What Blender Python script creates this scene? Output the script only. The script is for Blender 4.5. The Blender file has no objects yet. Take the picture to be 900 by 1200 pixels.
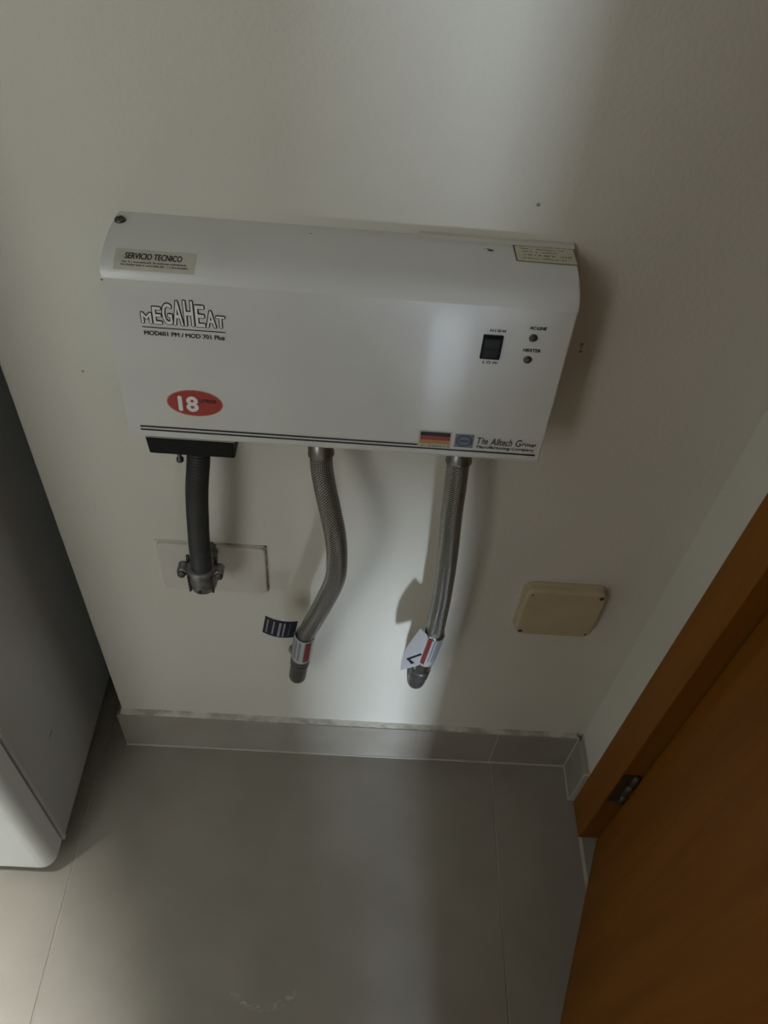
import bpy, bmesh, math, random
from mathutils import Vector, Matrix, Quaternion
random.seed(7)
SC = bpy.context.scene
COL = SC.collection

# ------------------------------------------------------------------ camera, world, lights, exposure
cam_d = bpy.data.cameras.new('camera')
cam_d.sensor_fit = 'VERTICAL'
cam_d.sensor_height = 36.0
cam_d.sensor_width = 27.0
cam_d.lens = 28.222
cam_d.clip_start = 0.02
cam = bpy.data.objects.new('camera', cam_d)
COL.objects.link(cam)
CX = Vector((0.99715243, 0.02021478, 0.07265258))
CU = Vector((-0.06345361, 0.74550993, 0.6634671))
CF = Vector((0.04075138, 0.66618789, -0.74466974))
mw = Matrix.Identity(4)
for i in range(3):
    mw[i][0] = CX[i]; mw[i][1] = CU[i]; mw[i][2] = -CF[i]
mw[0][3], mw[1][3], mw[2][3] = 0.35299, -0.60290, 1.3
cam.matrix_world = mw
SC.camera = cam

world = bpy.data.worlds.new('world')
SC.world = world
world.use_nodes = True
world.node_tree.nodes['Background'].inputs[0].default_value = (0.55, 0.65, 0.8, 1)
world.node_tree.nodes['Background'].inputs[1].default_value = 0.25

def area(name, loc, target, sx, sy, energy, color, spread=180):
    l = bpy.data.lights.new(name, 'AREA')
    l.shape = 'RECTANGLE'; l.size = sx; l.size_y = sy
    l.energy = energy; l.color = color; l.spread = math.radians(spread)
    o = bpy.data.objects.new(name, l)
    COL.objects.link(o)
    o.location = loc
    o.rotation_euler = (Vector(target) - Vector(loc)).to_track_quat('-Z', 'Y').to_euler()
    return o

DLX, DLY = -0.49, -0.60
# daylight by two added, unseen windows behind the camera, one wide, one narrow
area('daylight_kitchen_window', (-0.76, -2.26, 1.80), (-0.76, 0, 1.80), 1.06, 1.06, 19.5, (0.97, 1.0, 1.0))
area('daylight_glazed_light', (0.665, -2.26, 0.27), (0.665, 0, 0.27), 0.13, 0.34, 37.0, (0.73, 0.85, 1.0))
area('downlight_beam', (DLX, DLY, 2.482), (DLX, DLY, 0), 0.10, 0.10, 4.2, (1.0, 0.99, 0.93), 30)  # unseen fill added to brighten the left floor and appliance front

SC.view_settings.view_transform = 'Standard'
SC.view_settings.look = 'None'
SC.view_settings.exposure = 0.0
SC.view_settings.gamma = 1.0
SC.view_settings.use_curve_mapping = False

# ------------------------------------------------------------------ materials
def mat(name, col, rough=0.5, metal=0.0, spec=None, coat=0.0):
    m = bpy.data.materials.new(name)
    m.use_nodes = True
    b = m.node_tree.nodes['Principled BSDF']
    b.inputs['Base Color'].default_value = (*col, 1)
    b.inputs['Roughness'].default_value = rough
    b.inputs['Metallic'].default_value = metal
    if spec is not None: b.inputs['Specular IOR Level'].default_value = spec
    if coat: b.inputs['Coat Weight'].default_value = coat; b.inputs['Coat Roughness'].default_value = 0.08
    return m

def nd(m, t, **kw):
    n = m.node_tree.nodes.new(t)
    for k, v in kw.items():
        setattr(n, k, v)
    return n

def lk(m, a, b): m.node_tree.links.new(a, b)
def bsdf(m): return m.node_tree.nodes['Principled BSDF']

def noisy(m, c1, c2, scale, detail=4, bump=0.0, bscale=None, bdist=0.001, stretch=(1, 1, 1), lo=0.35, hi=0.65):
    """mottled colour between c1 and c2 with an optional fine relief"""
    tc = nd(m, 'ShaderNodeTexCoord'); mp = nd(m, 'ShaderNodeMapping')
    mp.inputs['Scale'].default_value = stretch
    lk(m, tc.outputs['Object'], mp.inputs['Vector'])
    n = nd(m, 'ShaderNodeTexNoise'); n.inputs['Scale'].default_value = scale; n.inputs['Detail'].default_value = detail
    lk(m, mp.outputs[0], n.inputs['Vector'])
    r = nd(m, 'ShaderNodeValToRGB')
    r.color_ramp.elements[0].position = lo; r.color_ramp.elements[0].color = (*c1, 1)
    r.color_ramp.elements[1].position = hi; r.color_ramp.elements[1].color = (*c2, 1)
    lk(m, n.outputs['Fac'], r.inputs['Fac'])
    lk(m, r.outputs['Color'], bsdf(m).inputs['Base Color'])
    if bump:
        n2 = nd(m, 'ShaderNodeTexNoise'); n2.inputs['Scale'].default_value = bscale; n2.inputs['Detail'].default_value = 3
        lk(m, mp.outputs[0], n2.inputs['Vector'])
        bp = nd(m, 'ShaderNodeBump'); bp.inputs['Strength'].default_value = bump; bp.inputs['Distance'].default_value = bdist
        lk(m, n2.outputs['Fac'], bp.inputs['Height']); lk(m, bp.outputs[0], bsdf(m).inputs['Normal'])
    return r.outputs['Color']

def add_spots(m, spots, colour):
    """small dirt marks with a shape of their own (positions in object coordinates)"""
    src = bsdf(m).inputs['Base Color'].links[0].from_socket
    tc = nd(m, 'ShaderNodeTexCoord')
    for (p, r) in spots:
        d = nd(m, 'ShaderNodeVectorMath', operation='DISTANCE'); d.inputs[1].default_value = p
        lk(m, tc.outputs['Object'], d.inputs[0])
        mr = nd(m, 'ShaderNodeMapRange'); mr.inputs['From Min'].default_value = r * 0.6; mr.inputs['From Max'].default_value = r
        mr.inputs['To Min'].default_value = 0.75; mr.inputs['To Max'].default_value = 0
        lk(m, d.outputs['Value'], mr.inputs['Value'])
        mx = nd(m, 'ShaderNodeMix', data_type='RGBA'); mx.inputs['B'].default_value = (*colour, 1)
        lk(m, mr.outputs[0], mx.inputs['Factor']); lk(m, src, mx.inputs['A'])
        src = mx.outputs['Result']
    lk(m, src, bsdf(m).inputs['Base Color'])

WALLC = (0.66, 0.64, 0.565)
M = {}
M['wall'] = mat('wall_paint', WALLC, 0.75, spec=0.25)
noisy(M['wall'], (0.64, 0.62, 0.545), (0.68, 0.66, 0.585), 3.0, 3, bump=0.35, bscale=230, bdist=0.0012)
M['wall_heater'] = mat('wall_paint_marked', WALLC, 0.75, spec=0.25)
noisy(M['wall_heater'], (0.64, 0.62, 0.545), (0.68, 0.66, 0.585), 3.0, 3, bump=0.35, bscale=230, bdist=0.0012)
M['ceiling'] = mat('ceiling_paint', (0.88, 0.87, 0.84), 0.8)
M['tile'] = mat('porcelain_tile', (0.30, 0.28, 0.24), 0.32, spec=0.45)
noisy(M['tile'], (0.285, 0.262, 0.222), (0.325, 0.30, 0.258), 9, 6, bump=0.06, bscale=700, bdist=0.0004)
def floor_glint(m):
    # light reflection painted into the tile colour before the heater: broken pale arc
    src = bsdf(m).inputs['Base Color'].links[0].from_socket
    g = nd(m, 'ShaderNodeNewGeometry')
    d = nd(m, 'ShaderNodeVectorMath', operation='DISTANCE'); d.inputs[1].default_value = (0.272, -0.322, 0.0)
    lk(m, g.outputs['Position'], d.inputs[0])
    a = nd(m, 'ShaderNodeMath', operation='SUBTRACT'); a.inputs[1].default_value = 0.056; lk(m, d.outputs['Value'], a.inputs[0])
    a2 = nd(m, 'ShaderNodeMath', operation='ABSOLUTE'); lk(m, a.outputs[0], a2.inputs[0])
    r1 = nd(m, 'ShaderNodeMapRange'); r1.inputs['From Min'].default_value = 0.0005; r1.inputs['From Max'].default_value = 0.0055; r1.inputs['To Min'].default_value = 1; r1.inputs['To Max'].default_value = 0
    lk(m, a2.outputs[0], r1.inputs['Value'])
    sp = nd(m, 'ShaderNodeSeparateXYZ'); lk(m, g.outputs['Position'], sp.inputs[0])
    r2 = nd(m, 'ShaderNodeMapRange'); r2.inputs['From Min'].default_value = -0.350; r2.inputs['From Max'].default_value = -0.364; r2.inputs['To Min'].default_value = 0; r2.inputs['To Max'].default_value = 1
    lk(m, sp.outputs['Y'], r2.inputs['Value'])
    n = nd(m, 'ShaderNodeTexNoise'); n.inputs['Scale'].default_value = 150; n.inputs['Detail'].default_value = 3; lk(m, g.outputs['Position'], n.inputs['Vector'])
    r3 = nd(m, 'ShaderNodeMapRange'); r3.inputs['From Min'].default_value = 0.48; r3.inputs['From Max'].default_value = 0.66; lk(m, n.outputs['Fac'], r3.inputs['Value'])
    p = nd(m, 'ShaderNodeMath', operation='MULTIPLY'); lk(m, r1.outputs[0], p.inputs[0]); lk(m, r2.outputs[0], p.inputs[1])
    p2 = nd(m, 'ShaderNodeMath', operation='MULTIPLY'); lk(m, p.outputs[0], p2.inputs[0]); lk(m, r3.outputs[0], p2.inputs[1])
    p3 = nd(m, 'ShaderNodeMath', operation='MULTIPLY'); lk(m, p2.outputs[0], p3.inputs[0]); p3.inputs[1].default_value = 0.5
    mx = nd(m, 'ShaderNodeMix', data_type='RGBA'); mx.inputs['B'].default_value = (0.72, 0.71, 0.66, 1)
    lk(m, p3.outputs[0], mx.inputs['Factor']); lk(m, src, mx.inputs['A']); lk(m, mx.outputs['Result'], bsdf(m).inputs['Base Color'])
floor_glint(M['tile'])
M['skirt'] = mat('skirting_tile', (0.33, 0.305, 0.26), 0.38, spec=0.45)
noisy(M['skirt'], (0.315, 0.29, 0.245), (0.36, 0.335, 0.288), 14, 6)
M['grout'] = mat('grout', (0.42, 0.40, 0.35), 0.9)
noisy(M['grout'], (0.30, 0.28, 0.24), (0.42, 0.395, 0.345), 30, 5)
M['joint_pale'] = mat('pale_joint_filler', (0.52, 0.50, 0.44), 0.85)
M['caulk'] = mat('old_caulk', (0.55, 0.53, 0.48), 0.85)
noisy(M['caulk'], (0.34, 0.32, 0.275), (0.56, 0.54, 0.47), 30, 6, bump=0.5, bscale=160, bdist=0.002, stretch=(1, 1, 3), lo=0.36, hi=0.55)
M['enamel'] = mat('white_enamel', (0.74, 0.75, 0.74), 0.30, spec=0.5, coat=0.2)
noisy(M['enamel'], (0.60, 0.605, 0.585), (0.63, 0.635, 0.615), 12, 4, bump=0.10, bscale=420, bdist=0.0004)
M['enamel_chip'] = mat('chipped_enamel', (0.10, 0.09, 0.08), 0.8)
M['back_plate'] = mat('heater_back_plate', (0.60, 0.585, 0.52), 0.6)
M['tray'] = mat('grey_tray', (0.30, 0.295, 0.275), 0.6)
M['black_ink'] = mat('black_ink', (0.012, 0.012, 0.014), 0.5)
M['white_ink'] = mat('white_ink', (0.74, 0.74, 0.72), 0.45)
M['grey_ink'] = mat('faded_ink', (0.10, 0.095, 0.085), 0.6)
M['sticker_cream'] = mat('cream_sticker', (0.60, 0.57, 0.47), 0.5)
noisy(M['sticker_cream'], (0.46, 0.445, 0.375), (0.53, 0.51, 0.44), 60, 4)
M['sticker_warn'] = mat('yellowed_sticker', (0.58, 0.54, 0.40), 0.5)
noisy(M['sticker_warn'], (0.52, 0.48, 0.34), (0.62, 0.59, 0.48), 50, 4)
M['sticker_red'] = mat('red_sticker', (0.35, 0.045, 0.036), 0.4)
M['sticker_rim'] = mat('red_sticker_rim', (0.46, 0.16, 0.11), 0.4)
M['flag_red'] = mat('flag_red', (0.31, 0.03, 0.025), 0.4)
M['flag_gold'] = mat('flag_gold', (0.44, 0.24, 0.07), 0.4)
M['emblem_blue'] = mat('emblem_blue', (0.15, 0.19, 0.24), 0.4)
M['emblem_dark'] = mat('emblem_dark', (0.05, 0.07, 0.12), 0.4)
M['black_plastic'] = mat('black_plastic', (0.008, 0.009, 0.009), 0.6, spec=0.2)
M['black_gloss'] = mat('switch_plastic', (0.010, 0.011, 0.012), 0.5, spec=0.25)
M['lens_dark'] = mat('indicator_lens', (0.05, 0.045, 0.045), 0.25)
M['lens_red'] = mat('indicator_lens_red', (0.11, 0.055, 0.05), 0.25)
M['lens_rim'] = mat('indicator_rim', (0.10, 0.10, 0.10), 0.35, 0.6)
M['screw'] = mat('dark_screw', (0.10, 0.095, 0.085), 0.45, 0.8)
M['conduit'] = mat('grey_conduit_plastic', (0.045, 0.045, 0.043), 0.5)
M['zinc'] = mat('zinc_die_cast', (0.20, 0.20, 0.19), 0.42, 0.75)
noisy(M['zinc'], (0.15, 0.15, 0.145), (0.27, 0.27, 0.26), 120, 4, bump=0.2, bscale=500, bdist=0.0004)
M['chrome'] = mat('chromed_brass', (0.50, 0.49, 0.47), 0.18, 1.0)
M['braid_collar'] = mat('dull_steel', (0.24, 0.235, 0.22), 0.36, 0.9)
M['nut'] = mat('grey_nut', (0.11, 0.11, 0.105), 0.38, 0.55)
M['plate_paint'] = mat('painted_cover', (0.60, 0.565, 0.51), 0.6)
noisy(M['plate_paint'], (0.58, 0.545, 0.49), (0.63, 0.595, 0.54), 20, 4)
M['cream_plastic'] = mat('aged_cream_plastic', (0.50, 0.41, 0.27), 0.5)
noisy(M['cream_plastic'], (0.47, 0.385, 0.25), (0.53, 0.44, 0.295), 25, 4)
M['label_paper'] = mat('hose_label_paper', (0.44, 0.445, 0.45), 0.4)
M['label_red'] = mat('hose_label_red', (0.20, 0.035, 0.036), 0.45)
M['label_grey'] = mat('hose_label_print', (0.20, 0.22, 0.26), 0.45)
M['tag_blue'] = mat('navy_tag', (0.012, 0.014, 0.030), 0.5, spec=0.3)
M['tag_print'] = mat('tag_print', (0.34, 0.36, 0.42), 0.45)
M['appl_side'] = mat('appliance_side_paint', (0.57, 0.58, 0.59), 0.30, 0.0)
noisy(M['appl_side'], (0.56, 0.57, 0.58), (0.59, 0.60, 0.61), 5, 4, bump=0.08, bscale=600, bdist=0.0003)
M['appl_edge'] = mat('appliance_edge', (0.62, 0.61, 0.60), 0.35)
M['appl_white'] = mat('appliance_white', (0.87, 0.91, 0.92), 0.25, spec=0.5)
M['gasket'] = mat('rubber_gasket', (0.13, 0.13, 0.13), 0.7)
M['hinge'] = mat('aged_hinge', (0.12, 0.105, 0.085), 0.5, 0.8)
M['metal'] = mat('satin_metal', (0.55, 0.54, 0.52), 0.3, 1.0)
M['glass'] = mat('window_glass', (0.8, 0.9, 0.95), 0.05)
bsdf(M['glass']).inputs['Transmission Weight'].default_value = 1.0
M['window_frame'] = mat('window_frame_white', (0.7, 0.7, 0.7), 0.4)

def wood(name, c1, c2, rough):
    m = mat(name, c1, rough, spec=0.12)
    tc = nd(m, 'ShaderNodeTexCoord'); mp = nd(m, 'ShaderNodeMapping')
    mp.inputs['Scale'].default_value = (14, 14, 0.9)
    lk(m, tc.outputs['Object'], mp.inputs['Vector'])
    n = nd(m, 'ShaderNodeTexNoise'); n.inputs['Scale'].default_value = 2.4; n.inputs['Detail'].default_value = 7; n.inputs['Distortion'].default_value = 0.6
    lk(m, mp.outputs[0], n.inputs['Vector'])
    r = nd(m, 'ShaderNodeValToRGB')
    r.color_ramp.elements[0].position = 0.3; r.color_ramp.elements[0].color = (*c1, 1)
    r.color_ramp.elements[1].position = 0.72; r.color_ramp.elements[1].color = (*c2, 1)
    lk(m, n.outputs['Fac'], r.inputs['Fac']); lk(m, r.outputs['Color'], bsdf(m).inputs['Base Color'])
    bp = nd(m, 'ShaderNodeBump'); bp.inputs['Strength'].default_value = 0.12; bp.inputs['Distance'].default_value = 0.0006
    lk(m, n.outputs['Fac'], bp.inputs['Height']); lk(m, bp.outputs[0], bsdf(m).inputs['Normal'])
    return m
M['wood_door'] = wood('door_veneer', (0.20, 0.066, 0.005), (0.27, 0.095, 0.009), 0.5)
M['wood_frame'] = wood('frame_wood', (0.22, 0.078, 0.010), (0.28, 0.104, 0.016), 0.5)

def braid():
    """stainless wire braid: two families of diagonal wires from the tube's own uv"""
    m = mat('stainless_braid', (0.34, 0.33, 0.31), 0.27, 0.9)
    uv = nd(m, 'ShaderNodeTexCoord'); sp = nd(m, 'ShaderNodeSeparateXYZ')
    lk(m, uv.outputs['UV'], sp.inputs[0])
    def wave(su, sv):
        a = nd(m, 'ShaderNodeMath', operation='MULTIPLY'); a.inputs[1].default_value = su; lk(m, sp.outputs[0], a.inputs[0])
        b = nd(m, 'ShaderNodeMath', operation='MULTIPLY'); b.inputs[1].default_value = sv; lk(m, sp.outputs[1], b.inputs[0])
        c = nd(m, 'ShaderNodeMath', operation='ADD'); lk(m, a.outputs[0], c.inputs[0]); lk(m, b.outputs[0], c.inputs[1])
        s = nd(m, 'ShaderNodeMath', operation='SINE'); lk(m, c.outputs[0], s.inputs[0])
        return s.outputs[0]
    tau = 2 * math.pi
    w1 = wave(tau * 18, 2300.0); w2 = wave(-tau * 18, 2300.0)
    mx = nd(m, 'ShaderNodeMath', operation='MAXIMUM'); lk(m, w1, mx.inputs[0]); lk(m, w2, mx.inputs[1])
    r = nd(m, 'ShaderNodeValToRGB')
    r.color_ramp.elements[0].position = 0.0; r.color_ramp.elements[0].color = (0.06, 0.057, 0.050, 1)
    r.color_ramp.elements[1].position = 0.9; r.color_ramp.elements[1].color = (0.42, 0.41, 0.375, 1)
    lk(m, mx.outputs[0], r.inputs['Fac']); lk(m, r.outputs['Color'], bsdf(m).inputs['Base Color'])
    bp = nd(m, 'ShaderNodeBump'); bp.inputs['Strength'].default_value = 0.9; bp.inputs['Distance'].default_value = 0.0006
    lk(m, mx.outputs[0], bp.inputs['Height']); lk(m, bp.outputs[0], bsdf(m).inputs['Normal'])
    return m
M['braid'] = braid()

# ------------------------------------------------------------------ mesh helpers
def wloc(o):
    v = Vector((0, 0, 0))
    while o is not None:
        v += o.location; o = o.parent
    return v

def link_mesh(name, me, material, parent=None, smooth=False, loc=None):
    """links world-space mesh data as one object, its origin at the parent's base"""
    o = bpy.data.objects.new(name, me)
    COL.objects.link(o)
    base = wloc(parent) if parent is not None else Vector((0, 0, 0))
    org = Vector(loc) if loc is not None else base
    me.transform(Matrix.Translation(-org))
    if parent is not None: o.parent = parent
    o.location = org - base
    if material is not None: me.materials.append(M[material])
    if smooth:
        for p in me.polygons: p.use_smooth = True
    return o

def from_bm(name, bm, material, parent=None, smooth=False, loc=None):
    bmesh.ops.recalc_face_normals(bm, faces=bm.faces)
    me = bpy.data.meshes.new(name); bm.to_mesh(me); bm.free()
    return link_mesh(name, me, material, parent, smooth, loc)

def bm_box(bm, a, b, bevel=0.0, seg=2):
    vs = [bm.verts.new((x, y, z)) for x in (a[0], b[0]) for y in (a[1], b[1]) for z in (a[2], b[2])]
    fs = [(0, 1, 3, 2), (4, 6, 7, 5), (0, 4, 5, 1), (2, 3, 7, 6), (0, 2, 6, 4), (1, 5, 7, 3)]
    faces = [bm.faces.new([vs[i] for i in f]) for f in fs]
    if bevel:
        es = list({e for f in faces for e in f.edges})
        bmesh.ops.bevel(bm, geom=es, offset=bevel, segments=seg, affect='EDGES', profile=0.5)

def box(name, a, b, material, parent=None, bevel=0.0, seg=2, smooth=False, loc=None):
    bm = bmesh.new(); bm_box(bm, a, b, bevel, seg)
    return from_bm(name, bm, material, parent, smooth, loc)

def boxes(name, lst, material, parent=None, bevel=0.0, loc=None):
    bm = bmesh.new()
    for a, b in lst: bm_box(bm, a, b, bevel)
    return from_bm(name, bm, material, parent, loc=loc)

def rbox(name, c, half, depth_dir, depth, r, material, parent=None, seg=6, edge=0.0):
    """rounded rectangle in the x-z plane, extruded from y=c.y towards -y by depth, with an eased front edge"""
    bm = bmesh.new()
    cx, cy, cz = c; hx, hz = half
    out = []
    def ring(y, inset):
        vs = []
        for k, (sx, sz) in enumerate(((1, 1), (-1, 1), (-1, -1), (1, -1))):
            rr = max(r - inset, 0.0005)
            for i in range(seg + 1):
                a = math.pi / 2 * (k + i / seg)
                vs.append(bm.verts.new((cx + sx * (hx - r) + rr * math.cos(a), y, cz + sz * (hz - r) + rr * math.sin(a))))
        return vs
    rings = [ring(cy, 0), ring(cy - depth + edge, 0)]
    if edge:
        rings += [ring(cy - depth + edge * 0.3, edge * 0.3), ring(cy - depth, edge)]
    for a, b in zip(rings, rings[1:]):
        n = len(a)
        for i in range(n): bm.faces.new((a[i], a[(i + 1) % n], b[(i + 1) % n], b[i]))
    bm.faces.new(rings[-1]); bm.faces.new(rings[0][::-1])
    return from_bm(name, bm, material, parent)

def spline(pts, n):
    """Catmull-Rom through pts, n samples, near-uniform spacing"""
    P = [Vector(p) for p in pts]
    P = [P[0] * 2 - P[1]] + P + [P[-1] * 2 - P[-2]]
    dense = []
    for i in range(1, len(P) - 2):
        for k in range(40):
            t = k / 40
            a, b, c, d = P[i - 1], P[i], P[i + 1], P[i + 2]
            dense.append(0.5 * ((2 * b) + (c - a) * t + (2 * a - 5 * b + 4 * c - d) * t * t + (3 * b - a - 3 * c + d) * t ** 3))
    dense.append(P[-2])
    L = [0]
    for a, b in zip(dense, dense[1:]): L.append(L[-1] + (b - a).length)
    out = []; j = 0
    for k in range(n):
        s = L[-1] * k / (n - 1)
        while j < len(L) - 2 and L[j + 1] < s: j += 1
        t = (s - L[j]) / max(L[j + 1] - L[j], 1e-9)
        out.append(dense[j].lerp(dense[j + 1], min(max(t, 0), 1)))
    return out, L[-1]

def frames(path):
    T = [(path[min(i + 1, len(path) - 1)] - path[max(i - 1, 0)]).normalized() for i in range(len(path))]
    ref = Vector((1, 0, 0))
    if abs(T[0].dot(ref)) > 0.9: ref = Vector((0, 1, 0))
    n = (ref - T[0] * ref.dot(T[0])).normalized()
    N = [n]
    for a, b in zip(T, T[1:]):
        n = a.rotation_difference(b) @ n
        n = (n - b * n.dot(b)).normalized(); N.append(n)
    return T, N

def sweep(name, path, radii, material, parent=None, seg=28, caps=True, smooth=True, length=None):
    bm = bmesh.new(); uvl = bm.loops.layers.uv.new('UVMap')
    T, N = frames(path)
    if not hasattr(radii, '__len__'): radii = [radii] * len(path)
    rings = []; L = [0.0]
    for i, p in enumerate(path):
        B = T[i].cross(N[i])
        rings.append([bm.verts.new(p + (N[i] * math.cos(2 * math.pi * k / seg) + B * math.sin(2 * math.pi * k / seg)) * radii[i]) for k in range(seg)])
        if i: L.append(L[-1] + (p - path[i - 1]).length)
    for i in range(len(rings) - 1):
        for k in range(seg):
            k2 = (k + 1) % seg
            f = bm.faces.new((rings[i][k], rings[i][k2], rings[i + 1][k2], rings[i + 1][k]))
            for lp, (uu, vv) in zip(f.loops, ((k, i), (k + 1, i), (k + 1, i + 1), (k, i + 1))):
                lp[uvl].uv = (uu / seg, L[vv])
    if caps:
        bm.faces.new(rings[0][::-1]); bm.faces.new(rings[-1])
    return from_bm(name, bm, material, parent, smooth)

def lathe(name, base, axis, prof, material, parent=None, seg=28, smooth=True):
    """prof: list of (distance along axis, radius)"""
    base = Vector(base); axis = Vector(axis).normalized()
    return sweep_raw(name, [base + axis * d for d, r in prof], [r for d, r in prof], axis, material, parent, seg, smooth)

def sweep_raw(name, path, radii, axis, material, parent, seg, smooth, bm=None):
    own = bm is None
    if own: bm = bmesh.new()
    ref = Vector((1, 0, 0)) if abs(axis.x) < 0.9 else Vector((0, 0, 1))
    n = (ref - axis * ref.dot(axis)).normalized(); b = axis.cross(n)
    rings = [[bm.verts.new(p + (n * math.cos(2 * math.pi * k / seg) + b * math.sin(2 * math.pi * k / seg)) * r) for k in range(seg)] for p, r in zip(path, radii)]
    for i in range(len(rings) - 1):
        for k in range(seg):
            k2 = (k + 1) % seg
            bm.faces.new((rings[i][k], rings[i][k2], rings[i + 1][k2], rings[i + 1][k]))
    bm.faces.new(rings[0][::-1]); bm.faces.new(rings[-1])
    if own: return from_bm(name, bm, material, parent, smooth)

def thing(name, label, cat, loc, group=None):
    o = bpy.data.objects.new(name, None)
    o.empty_display_size = 0.05
    COL.objects.link(o); o.location = loc
    o['label'] = label; o['category'] = cat
    if group: o['group'] = group
    return o

def struct(o, label, cat):
    o['kind'] = 'structure'; o['label'] = label; o['category'] = cat
    return o

# ------------------------------------------------------------------ the room
YW = 0.010        # face of the heater wall (the skirting face is y = 0)
XR = 0.757        # face of the right-hand wall
XL = 0.006        # outer corner of the heater wall
HT = 2.5

# heater wall: a solid pier that ends at the recess of the appliance
w = struct(box('wall_back', (XL, YW, 0), (1.7, 0.62, HT), 'wall_heater', bevel=0.003), 'off-white plastered wall that carries the water heater', 'wall')
struct(box('wall_recess', (-2.5, 0.62, 0), (1.7, 0.72, HT), 'wall'), 'off-white wall at the back of the appliance recess', 'wall')
struct(box('wall_left', (-2.6, -2.3, 0), (-2.5, 0.72, HT), 'wall'), 'off-white wall on the far left of the room', 'wall')
struct(boxes('wall_right', [((XR, -0.062, 0), (XR + 0.10, YW, HT)), ((XR, -0.90, 2.08), (XR + 0.10, -0.062, HT)), ((XR, -2.3, 0), (XR + 0.10, -0.90, HT))], 'wall'),
       'off-white side wall with the wooden doorway', 'wall')
struct(box('wall_hall', (1.7, -2.3, 0), (1.8, 0.72, HT), 'wall'), 'off-white wall of the space beyond the wooden door', 'wall')
struct(boxes('wall_partition', [((-0.17, -1.30, 0), (0.515, -1.18, HT)), ((0.515, -1.30, 0.40), (XR, -1.18, 0.62))], 'wall'), 'short off-white partition facing the heater wall', 'wall')  # unseen, added to shade the heater wall and narrow the low daylight
# rear wall with two added openings
WK = (-1.31, -0.21, 1.25, 2.35)      # added wide window x0 x1 z0 z1
WG = (0.59, 0.74, 0.08, 0.46)        # added narrow low window
YR0, YR1 = -2.42, -2.30
struct(boxes('wall_rear', [((-2.6, YR0, 0), (WK[0], YR1, HT)), ((WK[0], YR0, 0), (WK[1], YR1, WK[2])), ((WK[0], YR0, WK[3]), (WK[1], YR1, HT)),
                           ((WK[1], YR0, 0), (WG[0], YR1, HT)), ((WG[0], YR0, 0), (WG[1], YR1, WG[2])), ((WG[0], YR0, WG[3]), (WG[1], YR1, HT)), ((WG[1], YR0, 0), (1.8, YR1, HT))], 'wall'),
       'off-white wall with the windows opposite the heater', 'wall')
for k, (q, lab) in enumerate(((WK, 'wide kitchen window opposite the appliance'), (WG, 'narrow low glazed light opposite the heater'))):
    t = 0.02  # both windows are unseen, added to light the room from behind
    fr = boxes('window_%d' % (k + 1), [((q[0], -2.38, q[2]), (q[1], -2.34, q[2] + t)), ((q[0], -2.38, q[3] - t), (q[1], -2.34, q[3])),
               ((q[0], -2.38, q[2] + t), (q[0] + t, -2.34, q[3] - t)), ((q[1] - t, -2.38, q[2] + t), (q[1], -2.34, q[3] - t))], 'window_frame')
    struct(fr, lab, 'window')
    box('pane', (q[0] + t, -2.362, q[2] + t), (q[1] - t, -2.358, q[3] - t), 'glass', fr)
struct(box('ceiling', (-2.6, YR0, HT), (1.8, 0.72, HT + 0.08), 'ceiling'), 'plain off-white ceiling', 'ceiling')

dl = thing('ceiling_downlight', 'small recessed ceiling downlight above the white appliance', 'ceiling light', (DLX, DLY, HT - 0.012))  # unseen fitting, added to go with the floor fill
lathe('trim_ring', (DLX, DLY, HT - 0.012), (0, 0, 1), [(0, 0.060), (0.002, 0.066), (0.012, 0.066)], 'window_frame', dl, 32)
# floor: a grout bed with every tile a piece of its own
floor = struct(box('floor', (-2.6, YR0, -0.10), (1.8, 0.72, -0.0007), 'grout'), 'beige-grey porcelain tile floor with thin pale joints', 'floor')
TW = 0.654; TL = 1.2; G = 0.0009
xs = [-0.0348 + TW * k for k in range(-4, 3)]
ys = [0.70 - TL * k for k in range(0, 3)]
tile_me = None
def tile_mesh(x0, x1, y0, y1, z0=-0.006, z1=0.0):
    bm = bmesh.new()
    b = 0.0006
    lo = [bm.verts.new(v) for v in ((x0, y0, z0), (x1, y0, z0), (x1, y1, z0), (x0, y1, z0))]
    md = [bm.verts.new((v.co.x, v.co.y, z1 - b)) for v in lo]
    up = [bm.verts.new(v) for v in ((x0 + b, y0 + b, z1), (x1 - b, y0 + b, z1), (x1 - b, y1 - b, z1), (x0 + b, y1 - b, z1))]
    for A, B in ((lo, md), (md, up)):
        for i in range(4): bm.faces.new((A[i], A[(i + 1) % 4], B[(i + 1) % 4], B[i]))
    bm.faces.new(up)
    return bm
for i, x0 in enumerate(xs):
    for j, y1 in enumerate(ys):
        x1 = x0 + TW - G; xa = x0 + G; ya = y1 - TL + G; yb = y1 - G
        if x0 < XR < x0 + TW:      # cut at the doorway line; the threshold has its own strip
            x1 = XR - 0.002
        elif x0 > XR: continue
        if xa >= x1 - 0.01: continue
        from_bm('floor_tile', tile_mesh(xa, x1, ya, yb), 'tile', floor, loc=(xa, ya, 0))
# pale joint and threshold tile in the doorway
box('threshold_joint', (XR - 0.002, -0.90, -0.003), (XR + 0.0035, -0.118, 0.0008), 'caulk', floor)
from_bm('threshold_tile', tile_mesh(XR + 0.0035, XR + 0.12, -0.90, -0.118), 'tile', floor, loc=(XR, -0.9, 0))
from_bm('floor_tile', tile_mesh(XR + 0.122, 1.70, -0.90, 0.0), 'tile', floor, loc=(XR + 0.12, -0.9, 0))

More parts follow.
